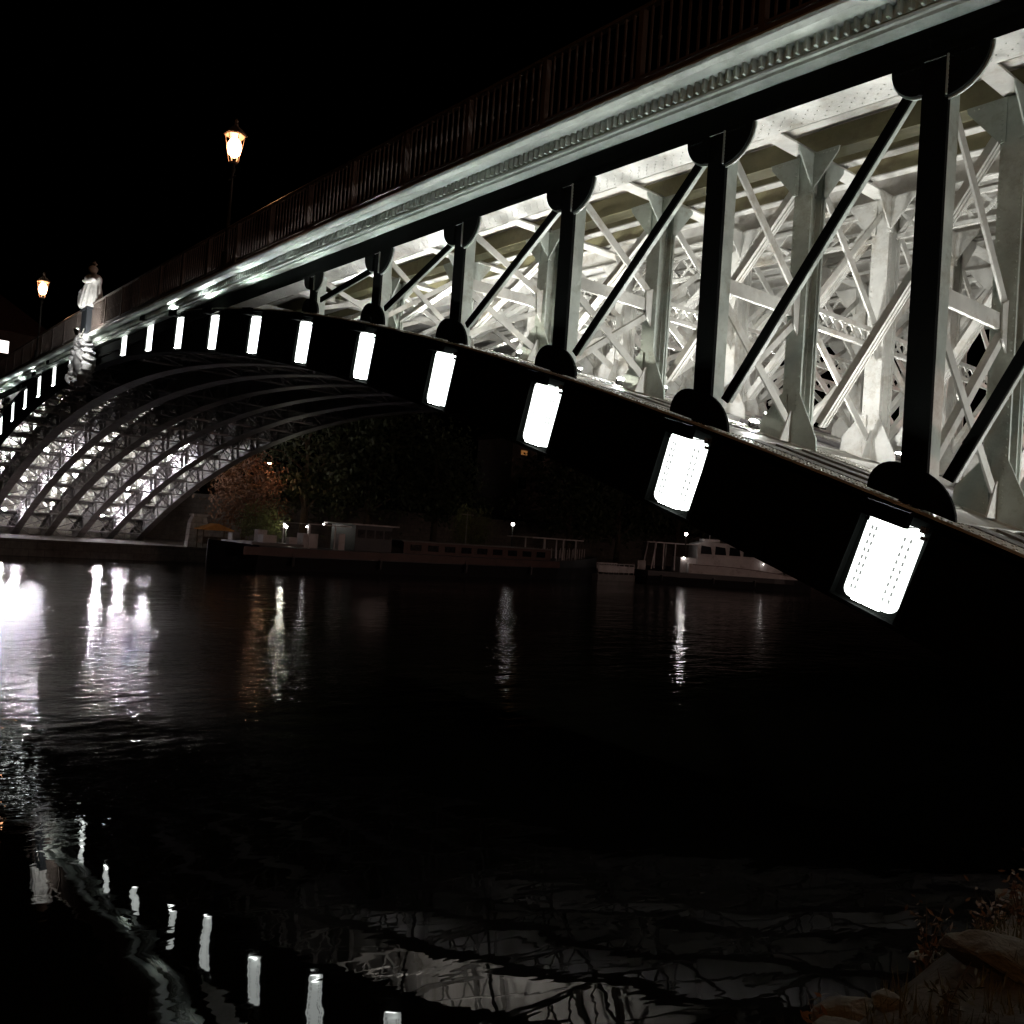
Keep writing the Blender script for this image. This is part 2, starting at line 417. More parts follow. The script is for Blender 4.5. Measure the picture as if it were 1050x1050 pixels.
# ---- railings
def railing(y):
    m = MB()
    XR = [-40 + i*2.0 for i in range(41)]
    m.sweep([(y-.10,9.957),(y+.10,9.957),(y+.10,10.12),(y-.10,10.12)], XR, zc)
    m.sweep([(y-.03,10.20),(y+.03,10.20),(y+.03,10.24),(y-.03,10.24)], XR, zc)
    x = -39.9; i = 0
    while x < 40:
        z = zc(x)
        if i % 12 == 0: m.box(x-.045, x+.045, y-.05, y+.05, 10.12+z, 11.22+z)
        else:
            m.box(x-.015, x+.015, y-.015, y+.015, 10.24+z, 11.22+z)
            if i % 2 == 0: m.box(x-.022, x+.022, y-.022, y+.022, 10.68+z, 10.73+z)
        x += .176; i += 1
    o = m.build('railing', M['iron'], bridge)
    MB().sweep([(y-.05,11.22),(y+.05,11.22),(y+.06,11.255),(y+.035,11.285),(y-.035,11.285),(y-.06,11.255)], XR, zc).build('handrail', M['handrail'], o)
railing(-.45); railing(13.95)

# ---- spandrel posts
def quarter(cx, cz, r, q0, n=8):
    return [(cx, cz)] + [(cx + r*math.cos(R(q0+90*i/n)), cz + r*math.sin(R(q0+90*i/n))) for i in range(n+1)]
def face_post(k, side):
    x = xk(k, side) + .06*side; zb = rib(x) + .002; zt = 9.213 + zc(x); m = MB()
    fm = MB(); fm.box(x-.15, x+.15, -.06, -.002, zb, zt); m.box(x-.15, x-.11, .0, .21, zb, zt); m.box(x+.11, x+.15, .0, .21, zb, zt)
    m.box(x-.108, x+.108, .17, .21, zb, zt)
    h = zt - zb; R0 = min(.47, h*.4); F = lambda u, v, w_: (u, -.085+w_, v)
    for sg in (-1, 1):
        r = R0 if sg == side else R0*.78
        poly = quarter(x+sg*.13, zt-.004, r, 180 if sg < 0 else 270)
        fm.prism(poly, F, .045)
        m.prism(quarter(x+sg*.13, zt-.004, r+.022, 180 if sg < 0 else 270), lambda u, v, w_: (u, -.045+w_, v), .025)
        if sg > 0: m.box(x+.152, x+.170, -.135, -.11, zt-r, zt-.02)
        poly = [(x+sg*.1, zb)] ; rr = R0*.86
        base = [(x+sg*(.1+rr*math.cos(t)), rib(x+sg*(.1+rr*math.cos(t)))+.06 + rr*math.sin(t)) for t in [R(90*i/8) for i in range(9)]]
        base = [(px, max(pz, rib(px)+.06)) for px, pz in base]
        poly = [(x, rib(x)+.06)] + base if sg > 0 else [(x, rib(x)+.06)] + base
        fm.prism(poly, F, .05)
        if side > 0 and k >= 8:
            for i in range(10): 
                zz = zt - .06 - i*.05
                if zz > zt-r: fm.rivet((x+sg*.17, -.109, zz), (0,-1,0), .014)
            for i in range(9): fm.rivet((x+sg*(.18+i*.035), -.109, zt-.05), (0,-1,0), .014)
    o = m.build('spandrel_post', M['paint2'], bridge)
    fm.build('unlit_face', M['dark'], o)  # front plate and gussets coloured near black for their unlit side
    return o
def inner_post_mesh(k, side, y):
    x = xk(k, side); zb = rib(x) + .002; zt = 9.608 + zc(x); m = MB(); h = zt-zb
    for sy in (-1, 1): m.box(x-.15, x+.15, y+sy*.17-.02, y+sy*.17+.02, zb, zt)
    m.box(x-.025, x+.025, y-.15, y+.15, zb, zt)
    for sy in (-1, 1):
        for sx in (-1, 1): m.box(x+sx*.07-.045, x+sx*.07+.045, y+sy*.138-.012, y+sy*.138+.012, zb, zt)
    g = min(.58, h*.35); gp = min(.75, h*.4)
    for sx in (-1, 1):
        m.prism([(x+sx*.08, zt-.003), (x+sx*(.15+g*.75), zt-.003), (x+sx*(.15+g*.72), zt-.08), (x+sx*.15, zt-g), (x+sx*.08, zt-g)], lambda u, v, w_: (u, y-.205+w_, v), .025)
        m.prism([(y+sx*.10, zt-.003), (y+sx*(.17+g*.75), zt-.003), (y+sx*(.17+g*.72), zt-.08), (y+sx*.17, zt-g), (y+sx*.10, zt-g)], lambda u, v, w_: (x+.162+w_, u, v), .02)
        if h > .9:
            b1 = rib(x+sx*.5)+.01
            m.prism([(x+sx*.05, zb+.02), (x+sx*.5, b1), (x+sx*.48, b1+.22), (x+sx*.16, zb+gp), (x+sx*.05, zb+gp)], lambda u, v, w_: (u, y-.207+w_, v), .025)
    if side > 0 and k >= 7 and y < 5:
        for sx in (-1, 1):
            m.rivets((x+sx*.115, y-.19, zb+gp), (x+sx*.115, y-.19, zt-g), (0,-1,0), .10, .015)
            m.rivets((x+sx*.13, y-.218, zt-g), (x+sx*.13, y-.218, zt-.06), (0,-1,0), .06, .015)
            m.rivets((x+sx*.16, y-.218, zt-.05), (x+sx*(.15+g*.65), y-.218, zt-.05), (0,-1,0), .06, .015)
            m.rivets((x+sx*.11, y-.22, zb+.1), (x+sx*.11, y-.22, zb+gp), (0,-1,0), .07, .015)
            m.rivets((x+.026, y+sx*.10, zb+.2), (x+.026, y+sx*.10, zt-.1), (1,0,0), .10, .015)
    return m
def bay_zs(k, side):
    x = xk(k, side); return rib(x), 9.6 + zc(x)
KS = range(5, 12)
for side in (1, -1):
    for k in KS:
        face_post(k, side)
        x = xk(k, side)
        for j in range(1, 7): inner_post_mesh(k, side, PLN[j]).build('spandrel_post', M['paint2'] if j == 1 else M['paint'], bridge)

# ---- diagonals in the plane of each rib: foot of one post to head of the next
for side in (1, -1):
    for k in range(5, 12):
        x1 = xk(k, side); x0 = xk(k-1, side)
        z0 = rib(x0) + (.30 if k > 5 else .06); 
        for j, y in enumerate(PLN):
            zt = (9.21 if j == 0 else 9.6) + zc(x1)
            h = zt - rib(x1); dz = min(.30 if j == 0 else .42, h*.3)
            p = (x1 - side*(.26 if h > 1 else .2), 0, zt - dz); q = (x0 + side*.42, 0, max(z0, rib(x0 + side*.42) + .08))
            if q[2] > p[2] - .25: continue
            m = MB()
            if j == 0:
                yy = -.02
                m.bar((p[0], yy, p[2]), (q[0], yy, q[2]), .125, .03)
                mf = MB().bar((p[0]+.055*side, yy+.05, p[2]-.02), (q[0]+.055*side, yy+.05, q[2]-.02), .02, .065)
            else:
                for dy in (-.075, .075):
                    m.bar((p[0], y+dy, p[2]), (q[0], y+dy, q[2]), .11, .025); m.bar((p[0], y+dy*.6, p[2]-.05), (q[0], y+dy*.6, q[2]-.05), .022, .07)
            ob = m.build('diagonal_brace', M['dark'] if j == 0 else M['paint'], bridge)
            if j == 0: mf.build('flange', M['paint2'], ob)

# ---- sway frames between neighbouring planes at each post line
def lattice(m, p, q, h, up, n, w=.045, t=.02, nrm=(1,0,0)):
    p, q, up = Vector(p), Vector(q), Vector(up)
    m.bar(p + up*h/2, q + up*h/2, .07, .08, nrm); m.bar(p - up*h/2, q - up*h/2, .07, .08, nrm)
    for i in range(n):
        a = p + (q-p)*(i/n); b = p + (q-p)*((i+1)/n); o = Vector(nrm)*.012
        m.bar(a + up*h/2 + o, b - up*h/2 + o, w, t, nrm); m.bar(a - up*h/2 - o, b + up*h/2 - o, w, t, nrm)
for side in (1, -1):
    for k in KS:
        x = xk(k, side); zb, zt = bay_zs(k, side); h = zt - zb
        for j in range(6):
            ya, yb = PLN[j] + (.21 if j == 0 else .16), PLN[j+1] - .16
            m = MB(); n = (1,0,0); hi = zt - (.45 if j == 0 else .25); lo = zb + .22
            if h > 2.6:
                mid = zb + h*.46
                if j == 0: m.bar((x, ya, mid), (x, yb, mid), .20, .05, n)
                else: lattice(m, (x, ya, mid), (x, yb, mid), .26, (0,0,1), 7)
                m.bar((x+.03, ya, hi), (x+.03, yb, mid+.14), .13, .03, n)
                if j: m.bar((x-.03, yb, hi), (x-.03, ya, mid+.14), .10, .03, n)
                m.bar((x+.03, ya, mid-.14), (x+.03, yb, lo), .13, .03, n)
                m.bar((x-.03, yb, mid-.14), (x-.03, ya, lo), .10, .10, n)
                m.prism([(yb-.0, mid+.30), (yb+.02, mid-.45), (yb-.16, mid-.22), (yb-.2, mid+.2)], lambda u, v, w_: (x+.05+w_, u, v), .025)
                m.prism([(yb-.32, lo-.2), (yb+.02, lo-.2), (yb+.02, lo+.26), (yb-.10, lo+.26)], lambda u, v, w_: (x+.05+w_, u, v), .025)
            elif h > .9:
                m.bar((x+.03, ya, hi), (x+.03, yb, lo), .12, .03, n); m.bar((x-.03, yb, hi), (x-.03, ya, lo), .10, .05, n)
            else:
                m.bar((x, ya, (lo+hi)/2), (x, yb, (lo+hi)/2), .12, .08, n)
            m.build('sway_frame', M['paint'], bridge)

# ---- cross girders under the deck
for side in (1, -1):
    for k in range(0, 12):
        x = xk(k, side); z = zc(x); m = MB()
        m.box(x-.02, x+.02, .45, 13.35, 9.50+z if k < 5 else 9.66+z, 9.733+z if False else 9.73+z)
        m.box(x-.14, x+.14, .45, 13.35, 9.628+z-.0, 9.658+z) if k >= 5 else m.box(x-.14, x+.14, .45, 13.35, 9.47+z, 9.497+z)
        m.build('cross_girder', M['paint'], bridge)
# longitudinal lattice girders of the inner planes
for side in (1, -1):
    for j in (2, 4):
        m = MB()
        for k in range(7, 12):
            xa, xb = xk(k-1, side) + side*.18, xk(k, side) - side*.18
            lattice(m, (xa, PLN[j], 9.22+zc(xa)), (xb, PLN[j], 9.22+zc(xb)), .46, (0,0,1), 6, .05, .02, (0,1,0))
        m.build('lattice_girder', M['paint'], bridge)

# ---- bracing between the ribs (seen from below) and the wide base plates at the posts
for side in (1, -1):
    for k in range(0, 12):
        x = xk(k, side); m = MB()
        s = slope(x); T = Vector((1, 0, s)).normalized(); Nn = Vector((-s, 0, 1)).normalized()
        for off in (.06, RD-.06):
            a, b = on_rib(x, off)
            for j in range(6): m.obox((a, PLN[j]+1.125, b), T*.05, (0,1.095,0), Nn*.035)
        x2 = xk(k+1, side)
        for j in range(6):
            for off in (RD-.10,):
                a, b = on_rib(x, off); c, d = on_rib(x2, off)
                m.bar((a, PLN[j]+.05, b), (c, PLN[j+1]-.05, d), .06, .03, Nn); m.bar((a, PLN[j+1]-.05, b-.035), (c, PLN[j]+.05, d-.035), .06, .03, Nn)
            # small lattice web between the struts
            a0, b0 = on_rib(x, .1); a1, b1 = on_rib(x, RD-.1); y = PLN[j]
            for q in range(4):
                ya, yb = y + .04 + q*.54, y + .04 + (q+1)*.54
                m.bar((a0, ya, b0), (a1, yb, b1), .05, .02, T); m.bar((a0+.012, yb, b0), (a1+.012, ya, b1), .05, .02, T)
        m.build('rib_bracing', M['soffit'], bridge)
        if k >= 5:
            m = MB()
            for j in range(6):
                a, b = on_rib(x, -.012)
                m.obox((a, PLN[j]+1.125, b-.03), T*.42, (0,.86,0), Nn*.02)
                for e in (-.42, .42): m.obox(Vector((a, PLN[j]+1.125, b-.08)) + T*e, T*.02, (0,.86,0), Nn*.09)
            m.build('base_plate', M['paint'], bridge)
            # gangway strip between the outer two ribs
        if k >= 6 and side > 0:
            m = MB(); xa = xk(k-1, side) + .46; xb = x - .46
            for e in (.42, 1.05, 1.68):
                a, b = on_rib(xa, -.01); c, d = on_rib(xb, -.01)
                m.bar((a, e+.2, b), (c, e+.2, d), .30, .03, Vector((-slope(x), 0, 1)).cross(Vector((0,1,0))).cross(Vector((0,1,0))) if False else Vector((-slope(x), 0, 1)))
            m.build('walkway_plank', M['plank'], bridge)

# ---- cartouche at the crown
def remesh(o, v, smooth=1):
    md = o.modifiers.new('remesh', 'REMESH'); md.mode = 'VOXEL'; md.voxel_size = v; md.use_smooth_shade = True
    return o
c = MB(); cz = 8.98; cy = -.42
c.ball((0, cy, cz), .55, 14, .85, .42, 1.15)
for i in range(18):
    a = 2*math.pi*i/18; ux, uz = math.cos(a), math.sin(a)
    p0 = Vector((ux*.50, cy+.05, cz + uz*.68)); pts = []
    for t in range(9):
        b = t/8; cur = b*4.4
        rr = .34*(1-b*.75)
        pts.append(p0 + Vector((ux*.22*b + rr*.5*math.sin(cur)*-uz, -.20*math.sin(b*3), uz*.30*b + rr*.5*math.sin(cur)*ux)))
    c.tube(pts, [.10*(1-t/11) + .02 for t in range(9)], 7)
for sx in (-1, 1):
    pts = [Vector((sx*(.25+.42*math.sin(t*.5)), cy-.12-.05*math.sin(t), cz - .95 + .17*t)) for t in range(9)]
    c.tube(pts, [.05,.09,.11,.12,.12,.11,.1,.08,.05], 8)
    pts = [Vector((sx*(.12+.13*t - .01*t*t), cy-.1, cz + .86 + .12*math.sin(t*1.1))) for t in range(6)]
    c.tube(pts, [.12,.11,.1,.09,.07,.04], 8)
for i in range(5): c.ball((-.3+.15*i, cy-.1, cz+.98+.05*(2-abs(i-2))), .09)
co_ = c.build('crown_cartouche', M['cart'], bridge); remesh(co_, .03); co_.scale = (1.7, 1.7, 1.0); co_.location = (0, .22, -.02)

# ---- abutments
def abut(side, label):
    t = thing('bridge_abutment', label, 'abutment', (side*43, 6.75, 0))
    q = side
    m = MB(); X = lambda a, b: (min(a, b), max(a, b))
    x0, x1 = X(-3.2*q, 3.5*q); m.box(x0, x1, -7.9, 7.9, .5 if side < 0 else -1.2, 9.2)
    m.build('masonry_body', M['stone'], t)
    m = MB(); x0, x1 = X(-3.75*q, -3.203*q); m.box(x0, x1, -7.7, 7.7, .5 if side < 0 else -1.2, .62)
    m.build('springing_ledge', M['stone'], t)
    m = MB(); x0, x1 = X(-3.35*q, 3.6*q); m.box(x0, x1, -8.05, 8.05, 9.203, 9.5); m.box(x0+.1, x1-.1, -7.95, 7.95, 9.503, 9.7)
    m.build('coping', M['stone'], t)
abut(-1, 'pale stone abutment under the far end of the bridge')
abut(1, 'pale stone abutment under the near end of the bridge')

# ------------------------------------------------------------------ floodlights on the steelwork
def flood_proto(name, label, group, lens, tilt, r=.16):
    t = thing(name, label, 'floodlight', (0,0,0), 0, group)
    d = Vector((math.sin(tilt), 0, math.cos(tilt)))
    m = MB(); m.tube([Vector((0,0,.10)) - d*.07, Vector((0,0,.10)) - d*.05, Vector((0,0,.10))], [r*.5, r*.9, r*1.08], 12); m.build('lamp_housing', M['boatgrey'], t)
    m = MB(); m.tube([Vector((0,0,.10)) + d*q for q in (.004, r*.25, r*.45, r*.55)], [r, r*.9, r*.6, r*.1], 12); m.build('lens', lens, t)
    m = MB(); m.box(-.05, .05, -r-.03, r+.03, 0, .02)
    for s in (-1, 1): m.box(-.02, .02, s*(r+.025)-.008, s*(r+.025)+.008, .018, .11)
    m.build('bracket', M['steel'], t)
    return t
def place(proto, first, x, y, z, label, rz=0):
    o = proto if first else copy_tree(proto)
    o.location = (x, y, z); o['label'] = label; o.rotation_euler = (0,0,rz); return o
g1 = 'floodlights among the spandrel posts'
rowname = ['front rows', 'middle rows', 'back rows']
for i, y in enumerate((2.25, 6.75, 11.25)):
    fp = flood_proto('floodlight', '', g1, (M['flood'], M['floodmid'], M['floodback'])[i], R(12), .075); n = 0
    for k in (5, 6, 7, 8, 9, 10, 11):
        x = xk(k) - .78
        place(fp, n == 0, x, y, rib(x) + .034, 'small grey floodlight standing on the iron rib among the pale spandrel posts'); n += 1
g4 = 'added fill floodlights among the far spandrel posts'  # extra lamps added to brighten the far lattice
for y in (2.25, 6.75, 11.25):
    fp = flood_proto('floodlight', '', g4, M['addedfarup'], R(-12), .09)
    for i, k in enumerate((6, 7, 8, 9, 10, 11)):
        x = -xk(k) + .78; place(fp, i == 0, x, y, rib(x) + .034, 'small added fill floodlight standing on an iron rib on the far half of the bridge')
g2 = 'floodlights beside the far abutment'
fq = flood_proto('floodlight', '', g2, M['floodfar'], R(70), .13)
MB().box(-.04, .04, -1.09, 1.09, -.05, -.004).build('support_bar', M['steel'], fq)
n = 0
for y in (3.375, 10.125):
    for k in (7, 9, 11):
        x = -xk(k) + .9; place(fq, n == 0, x, y, rib(x) - .35, 'glaring white floodlight between the arch ribs near the far abutment'); n += 1
def aim(o, loc, target):
    o.location = loc; d = Vector(target) - Vector(loc)
    o.rotation_mode = 'QUATERNION'; o.rotation_quaternion = d.to_track_quat('Z', 'Y')
g3 = 'floodlights between the two outer ribs'
fu = flood_proto('floodlight', '', g3, M['rib_lamp'], 0, .05)
for i, k in enumerate((7, 8)):
    o = fu if i == 0 else copy_tree(fu)
    x = xk(k) - 1.5; aim(o, (x, .035, rib(x) - .55), (x+.2, 2.25, rib(x) - .9))
    o['label'] = 'small floodlight on the inner face of the outermost rib, shining at the rib behind'
fs = flood_proto('floodlight', '', None, M['statuelamp'], 0, .10)
aim(fs, (2.0, -1.35, 9.75), (0, -.5, 12.2))
fs['label'] = 'small floodlight on the cornice beside the white statue, aimed up at it'
fc = flood_proto('floodlight', '', None, M['cartlamp'], 0, .05)
aim(fc, (1.5, -1.05, 9.72), (0, -.6, 8.9))
fc['label'] = 'small floodlight under the cornice edge aimed down at the grey cartouche'
MB().bar((0, 0, -.005), (-.1, .1, -.35), .03, .02, (1,0,0)).build('arm', M['steel'], fc)

# ------------------------------------------------------------------ statue and street lamps on the parapet
st = thing('statue', 'white floodlit statue of a robed figure on the parapet at the crown of the bridge', 'statue', (0,-.42,9.96))
m = MB(); m.box(-.48, .48, -.30, .30, 0, .14); m.box(-.40, .40, -.24, .24, .143, 1.06); m.box(-.46, .46, -.28, .28, 1.063, 1.17)
m.build('pedestal', M['navy'], st)  # dark colour stands in for the pedestal being unlit
m = MB(); b0 = 1.17
m.lathe([(.40,0),(.42,.06),(.36,.35),(.31,.7),(.29,.95),(.33,1.15),(.34,1.30),(.26,1.42),(.10,1.47),(.09,1.55)], (0,0,b0), 14, 1, .72)
for i in range(11):
    a = 2*math.pi*i/11; m.tube([(.40*math.cos(a), .29*math.sin(a), b0+.02), (.33*math.cos(a+.1), .24*math.sin(a+.1), b0+.6), (.27*math.cos(a+.25), .19*math.sin(a+.25), b0+1.1)], [.07,.055,.03], 6)
m.ball((-.02,-.03,b0+1.68), .15, 10, .9, 1, 1.15)
m.tube([(.30,-.02,b0+1.33),(.45,-.10,b0+1.12),(.40,-.26,b0+.98),(.22,-.30,b0+1.05)], [.12,.10,.085,.07], 8)
m.tube([(-.28,-.02,b0+1.33),(-.45,-.06,b0+1.05),(-.42,-.2,b0+.78)], [.12,.10,.08], 8)
m.ball((-.42,-.20,b0+.72), .10); m.prism([(-.62,b0+.2),(-.24,b0+.2),(-.2,b0+.62),(-.43,b0+.86),(-.66,b0+.62)], lambda u, v, w_: (u, -.22+w_, v), .08)
m.tube([(-.16,.05,b0+1.72),(-.12,0,b0+1.86),(.02,-.02,b0+1.92),(.14,.02,b0+1.85)], [.05,.06,.07,.04], 7)
m.tube([(.0,-.02,b0+1.9),(-.04,0,b0+2.02),(-.10,.02,b0+2.06)], [.06,.04,.02], 7)
fg = m.build('figure', M['statue'], st); remesh(fg, .024); fg.scale = (1.25, 1.35, .95); fg.location = (0, 0, .05)

def street_lamp(loc, label, group):
    t = thing('street_lamp', label, 'street lamp', loc, 0, group)
    m = MB(); m.lathe([(.17,0),(.18,.10),(.13,.16),(.11,.55),(.13,.6),(.07,.66),(.055,1.2),(.075,1.24),(.05,1.3),(.038,2.85),(.07,2.9),(.09,2.98),(.05,3.06),(.09,3.13)], (0,0,0), 12)
    m.bar((-.24,0,2.72), (.24,0,2.72), .03, .03); m.build('pole', M['steel'], t, True)
    m = MB(); m.ball((0,0,3.58), .19, 14, 1, 1, 1.5); m.build('bulb', M['lantern'], t, True)
    m = MB()
    for i in range(6):
        a = math.pi*i/3; m.bar((.12*math.cos(a), .12*math.sin(a), 3.16), (.265*math.cos(a), .265*math.sin(a), 3.90), .018, .018, (math.cos(a), math.sin(a), 0))
    m.lathe([(.11,3.12),(.135,3.165)], (0,0,0), 6)
    m.lathe([(.29,3.90),(.32,3.93),(.30,3.98),(.18,4.10),(.07,4.18),(.045,4.28),(.06,4.32),(.01,4.40)], (0,0,0), 6)
    m.build('lantern_frame', M['lampiron'], t)
    return t
g = 'lantern street lamps along the bridge parapet'
street_lamp((14.2, -.45, 9.96+zc(14)), 'lit warm lantern on a dark pole above the bridge railing, the larger one in view', g)
street_lamp((-9.2, -.45, 9.96+zc(9)), 'lit warm lantern beyond the statue on the bridge, the smaller one in view', g)
street_lamp((37.6, -.45, 9.96+zc(38)), 'lit warm lantern at the near end of the bridge railing', g)

# ------------------------------------------------------------------ setting: water, banks
m = MB(); m.add([(-400,-400,0),(400,-400,0),(400,600,0),(-400,600,0)], [(0,1,2,3)])
tag(m.build('water', M['water'], fix=False), kind='structure')
m = MB(); m.box(-46, -24, -90, 190, -1, .95); tag(m.build('quay', M['quaystone']), kind='structure')
m = MB(); m.box(-24.25, -23.9, -90, 190, .953, 1.07); tag(m.build('quay_edge', M['quaystone']), kind='structure')
m = MB(); m.box(-47.2, -46.3, 15, 190, .6, 5.2); m.box(-47.35, -46.15, 15, 190, 5.203, 5.4)
tag(m.build('retaining_wall', M['quaystone']), 'long dark stone retaining wall behind the far quay right of the bridge', 'wall')
m = MB(); m.box(-47.2, -46.3, -90, -1.5, .6, 5.2); m.box(-47.35, -46.15, -90, -1.5, 5.203, 5.4)
tag(m.build('retaining_wall', M['quaystone']), 'dark stone retaining wall behind the far quay left of the bridge', 'wall')
vs = []; fs_ = []
NX, NY = 24, 40
for i in range(NX+1):
    for j in range(NY+1):
        x = -47.2 - 253*(i/NX)**1.6; y = -200 + 600*j/NY
        vs.append((x, y, 4.9 + 14*min(1, max(0, (-x-60)/120))*(.6+.4*math.sin(y*.013+1)) + noise.noise((x*.05, y*.05, 0))*.6))
for i in range(NX):
    for j in range(NY): a = i*(NY+1)+j; fs_.append((a, a+1, a+NY+2, a+NY+1))
tag(MB().add(vs, fs_).build('hillside', M['soil'], smooth=True), kind='structure')
# near bank: rough slope down to the water
def bank_z(x, y):
    e = 35.25 + .35*noise.noise((y*.35, 3.1, 0)) + .12*noise.noise((y*1.3, 0, 2))
    t = x - e
    z = (-.35 + t*1.15) if t < .75 else (.51 + (t-.75)*.27)
    z = min(z, 1.95 + .02*(x-40))
    return z + .10*noise.noise((x*1.1, y*1.1, 0)) + .05*noise.noise((x*3.3, y*3.3, 5))
vs = []; fs_ = []
xs_ = [34.3 + i*.14 for i in range(50)] + [41.5 + i*1.5 for i in range(20)] + [80, 130]
ys_ = [-90, -60, -40, -25] + [-16 + i*.2 for i in range(150)] + [14.5, 20, 30, 50, 90, 160]
for x in xs_:
    for y in ys_: vs.append((x, y, bank_z(x, y)))
ny = len(ys_)
for i in range(len(xs_)-1):
    for j in range(ny-1): a = i*ny+j; fs_.append((a, a+1, a+ny+1, a+ny))
tag(MB().add(vs, fs_).build('riverbank', M['soil'], smooth=True), kind='structure')

# rocks on the near bank
def rock(x, y, r, label, sq=.6):
    import bmesh
    bm = bmesh.new()
    for i in range(26):
        d = Vector((random.gauss(0,1), random.gauss(0,1), random.gauss(0,1))).normalized()*r*(.75+.35*random.random()); d.y *= 1.2
        bm.verts.new(d)
    h = bmesh.ops.convex_hull(bm, input=bm.verts)
    bmesh.ops.delete(bm, geom=[g_ for g_ in h['geom_interior'] if isinstance(g_, bmesh.types.BMVert)], context='VERTS')
    bmesh.ops.bevel(bm, geom=list(bm.edges), offset=r*.05, segments=1, affect='EDGES')
    bmesh.ops.triangulate(bm, faces=bm.faces); bmesh.ops.subdivide_edges(bm, edges=bm.edges, cuts=2, use_grid_fill=True)
    sd = random.random()*50
    for v in bm.verts: v.co += v.co.normalized()*r*(.07*noise.noise(v.co/r*3 + Vector((sd,0,0))) + .035*noise.noise(v.co/r*9 + Vector((sd,0,0))))
    me = bpy.data.meshes.new('rock'); bm.to_mesh(me); bm.free(); me.materials.append(M['rock'])
    o = bpy.data.objects.new('rock', me); COL.objects.link(o)
    o.location = (x, y, bank_z(x, y) + r*.12); o.scale = (1, 1, sq); o.rotation_euler = (0,0,random.random()*6)
    return tag(o, label, 'rock', 'stones on the near bank')
RK = [(35.75,-5.55,.30),(35.62,-4.85,.22),(35.95,-4.2,.26),(35.7,-3.5,.16),(36.3,-4.9,.2),(35.6,-6.35,.26),(36.4,-3.3,.28),(35.66,-2.6,.15),(36.1,-5.9,.16),(35.5,-4.3,.12),(36.6,-2.3,.2),(35.8,-1.3,.22)]
for i in range(34):
    yy = -7.5 + 9*random.random(); RK.append((35.45 + .9*random.random()**1.5, yy, .035 + .07*random.random()))
for i, (x, y, r) in enumerate(RK): rock(x, y, r, 'rough pale stone lying among weeds at the edge of the near bank')
# weeds
def weed(x, y, h, n, mt, label):
    t = thing('weed', label, 'plant', (x, y, bank_z(x, y)-.02), random.random()*6, 'weeds on the near bank')
    st_ = MB(); lf = MB()
    for i in range(n):
        a = random.random()*6.28; L = h*(.6+.5*random.random()); dx, dy = math.cos(a)*L*.5*random.random(), math.sin(a)*L*.5*random.random()
        pts = [(dx*(q/4)**1.5, dy*(q/4)**1.5, L*q/4) for q in range(5)]
        st_.tube(pts, [.007,.006,.005,.004,.002], 4)
        for q in range(int(16*L/.6)+5):
            u = .15 + .85*random.random(); p = Vector((dx*u**1.5, dy*u**1.5, L*u)) + Vector((random.gauss(0,.05),random.gauss(0,.05),random.gauss(0,.03)))
            d1 = Vector((random.gauss(0,1),random.gauss(0,1),random.gauss(0,.6))).normalized()*(.02+.025*random.random()); d2 = d1.orthogonal().normalized()*.012
            lf.add([p-d1, p+d2, p+d1, p-d2], [(0,1,2,3)])
    st_.build('stem', M['wood'], t, fix=False); lf.build('foliage', mt, t, fix=False)
WD = [(35.55,-3.9,.42),(35.8,-3.0,.5),(36.1,-2.2,.45),(36.35,-1.2,.9),(36.7,-2.9,.5),(36.0,-4.7,.25),(36.5,-4.2,.3),(35.75,-1.9,.35),(36.2,-.2,.8),(35.55,-5.2,.18),(36.9,-3.7,.45),(36.8,-1.9,.95),(36.55,-2.35,.75),(35.6,-.8,.4),(36.95,-2.7,1.0)]
for i, (x, y, h) in enumerate(WD):
    weed(x, y, h, 9 if h > .6 else 6, M['leafdry'] if i % 3 else M['grass'], 'dry leafy weed growing on the dark near bank')
gm = MB()
for i in range(13000):
    x = 35.4 + 2.6*random.random()**1.2; y = -9 + 12*random.random()
    z = bank_z(x, y)
    if z < .12 or noise.noise((x*1.4, y*1.4, 9)) < -.12: continue
    a = random.random()*6.28; h = .05+.16*random.random()**2; d = Vector((math.cos(a), math.sin(a), 0))*.006; ln = Vector((random.gauss(0,.03), random.gauss(0,.03), h))
    p = Vector((x, y, z)); gm.add([p-d, p+d, p+ln], [(0,1,2)])
tag(gm.build('grass', M['grass'], fix=False), 'short rough grass on the near bank', 'grass', kind='stuff')

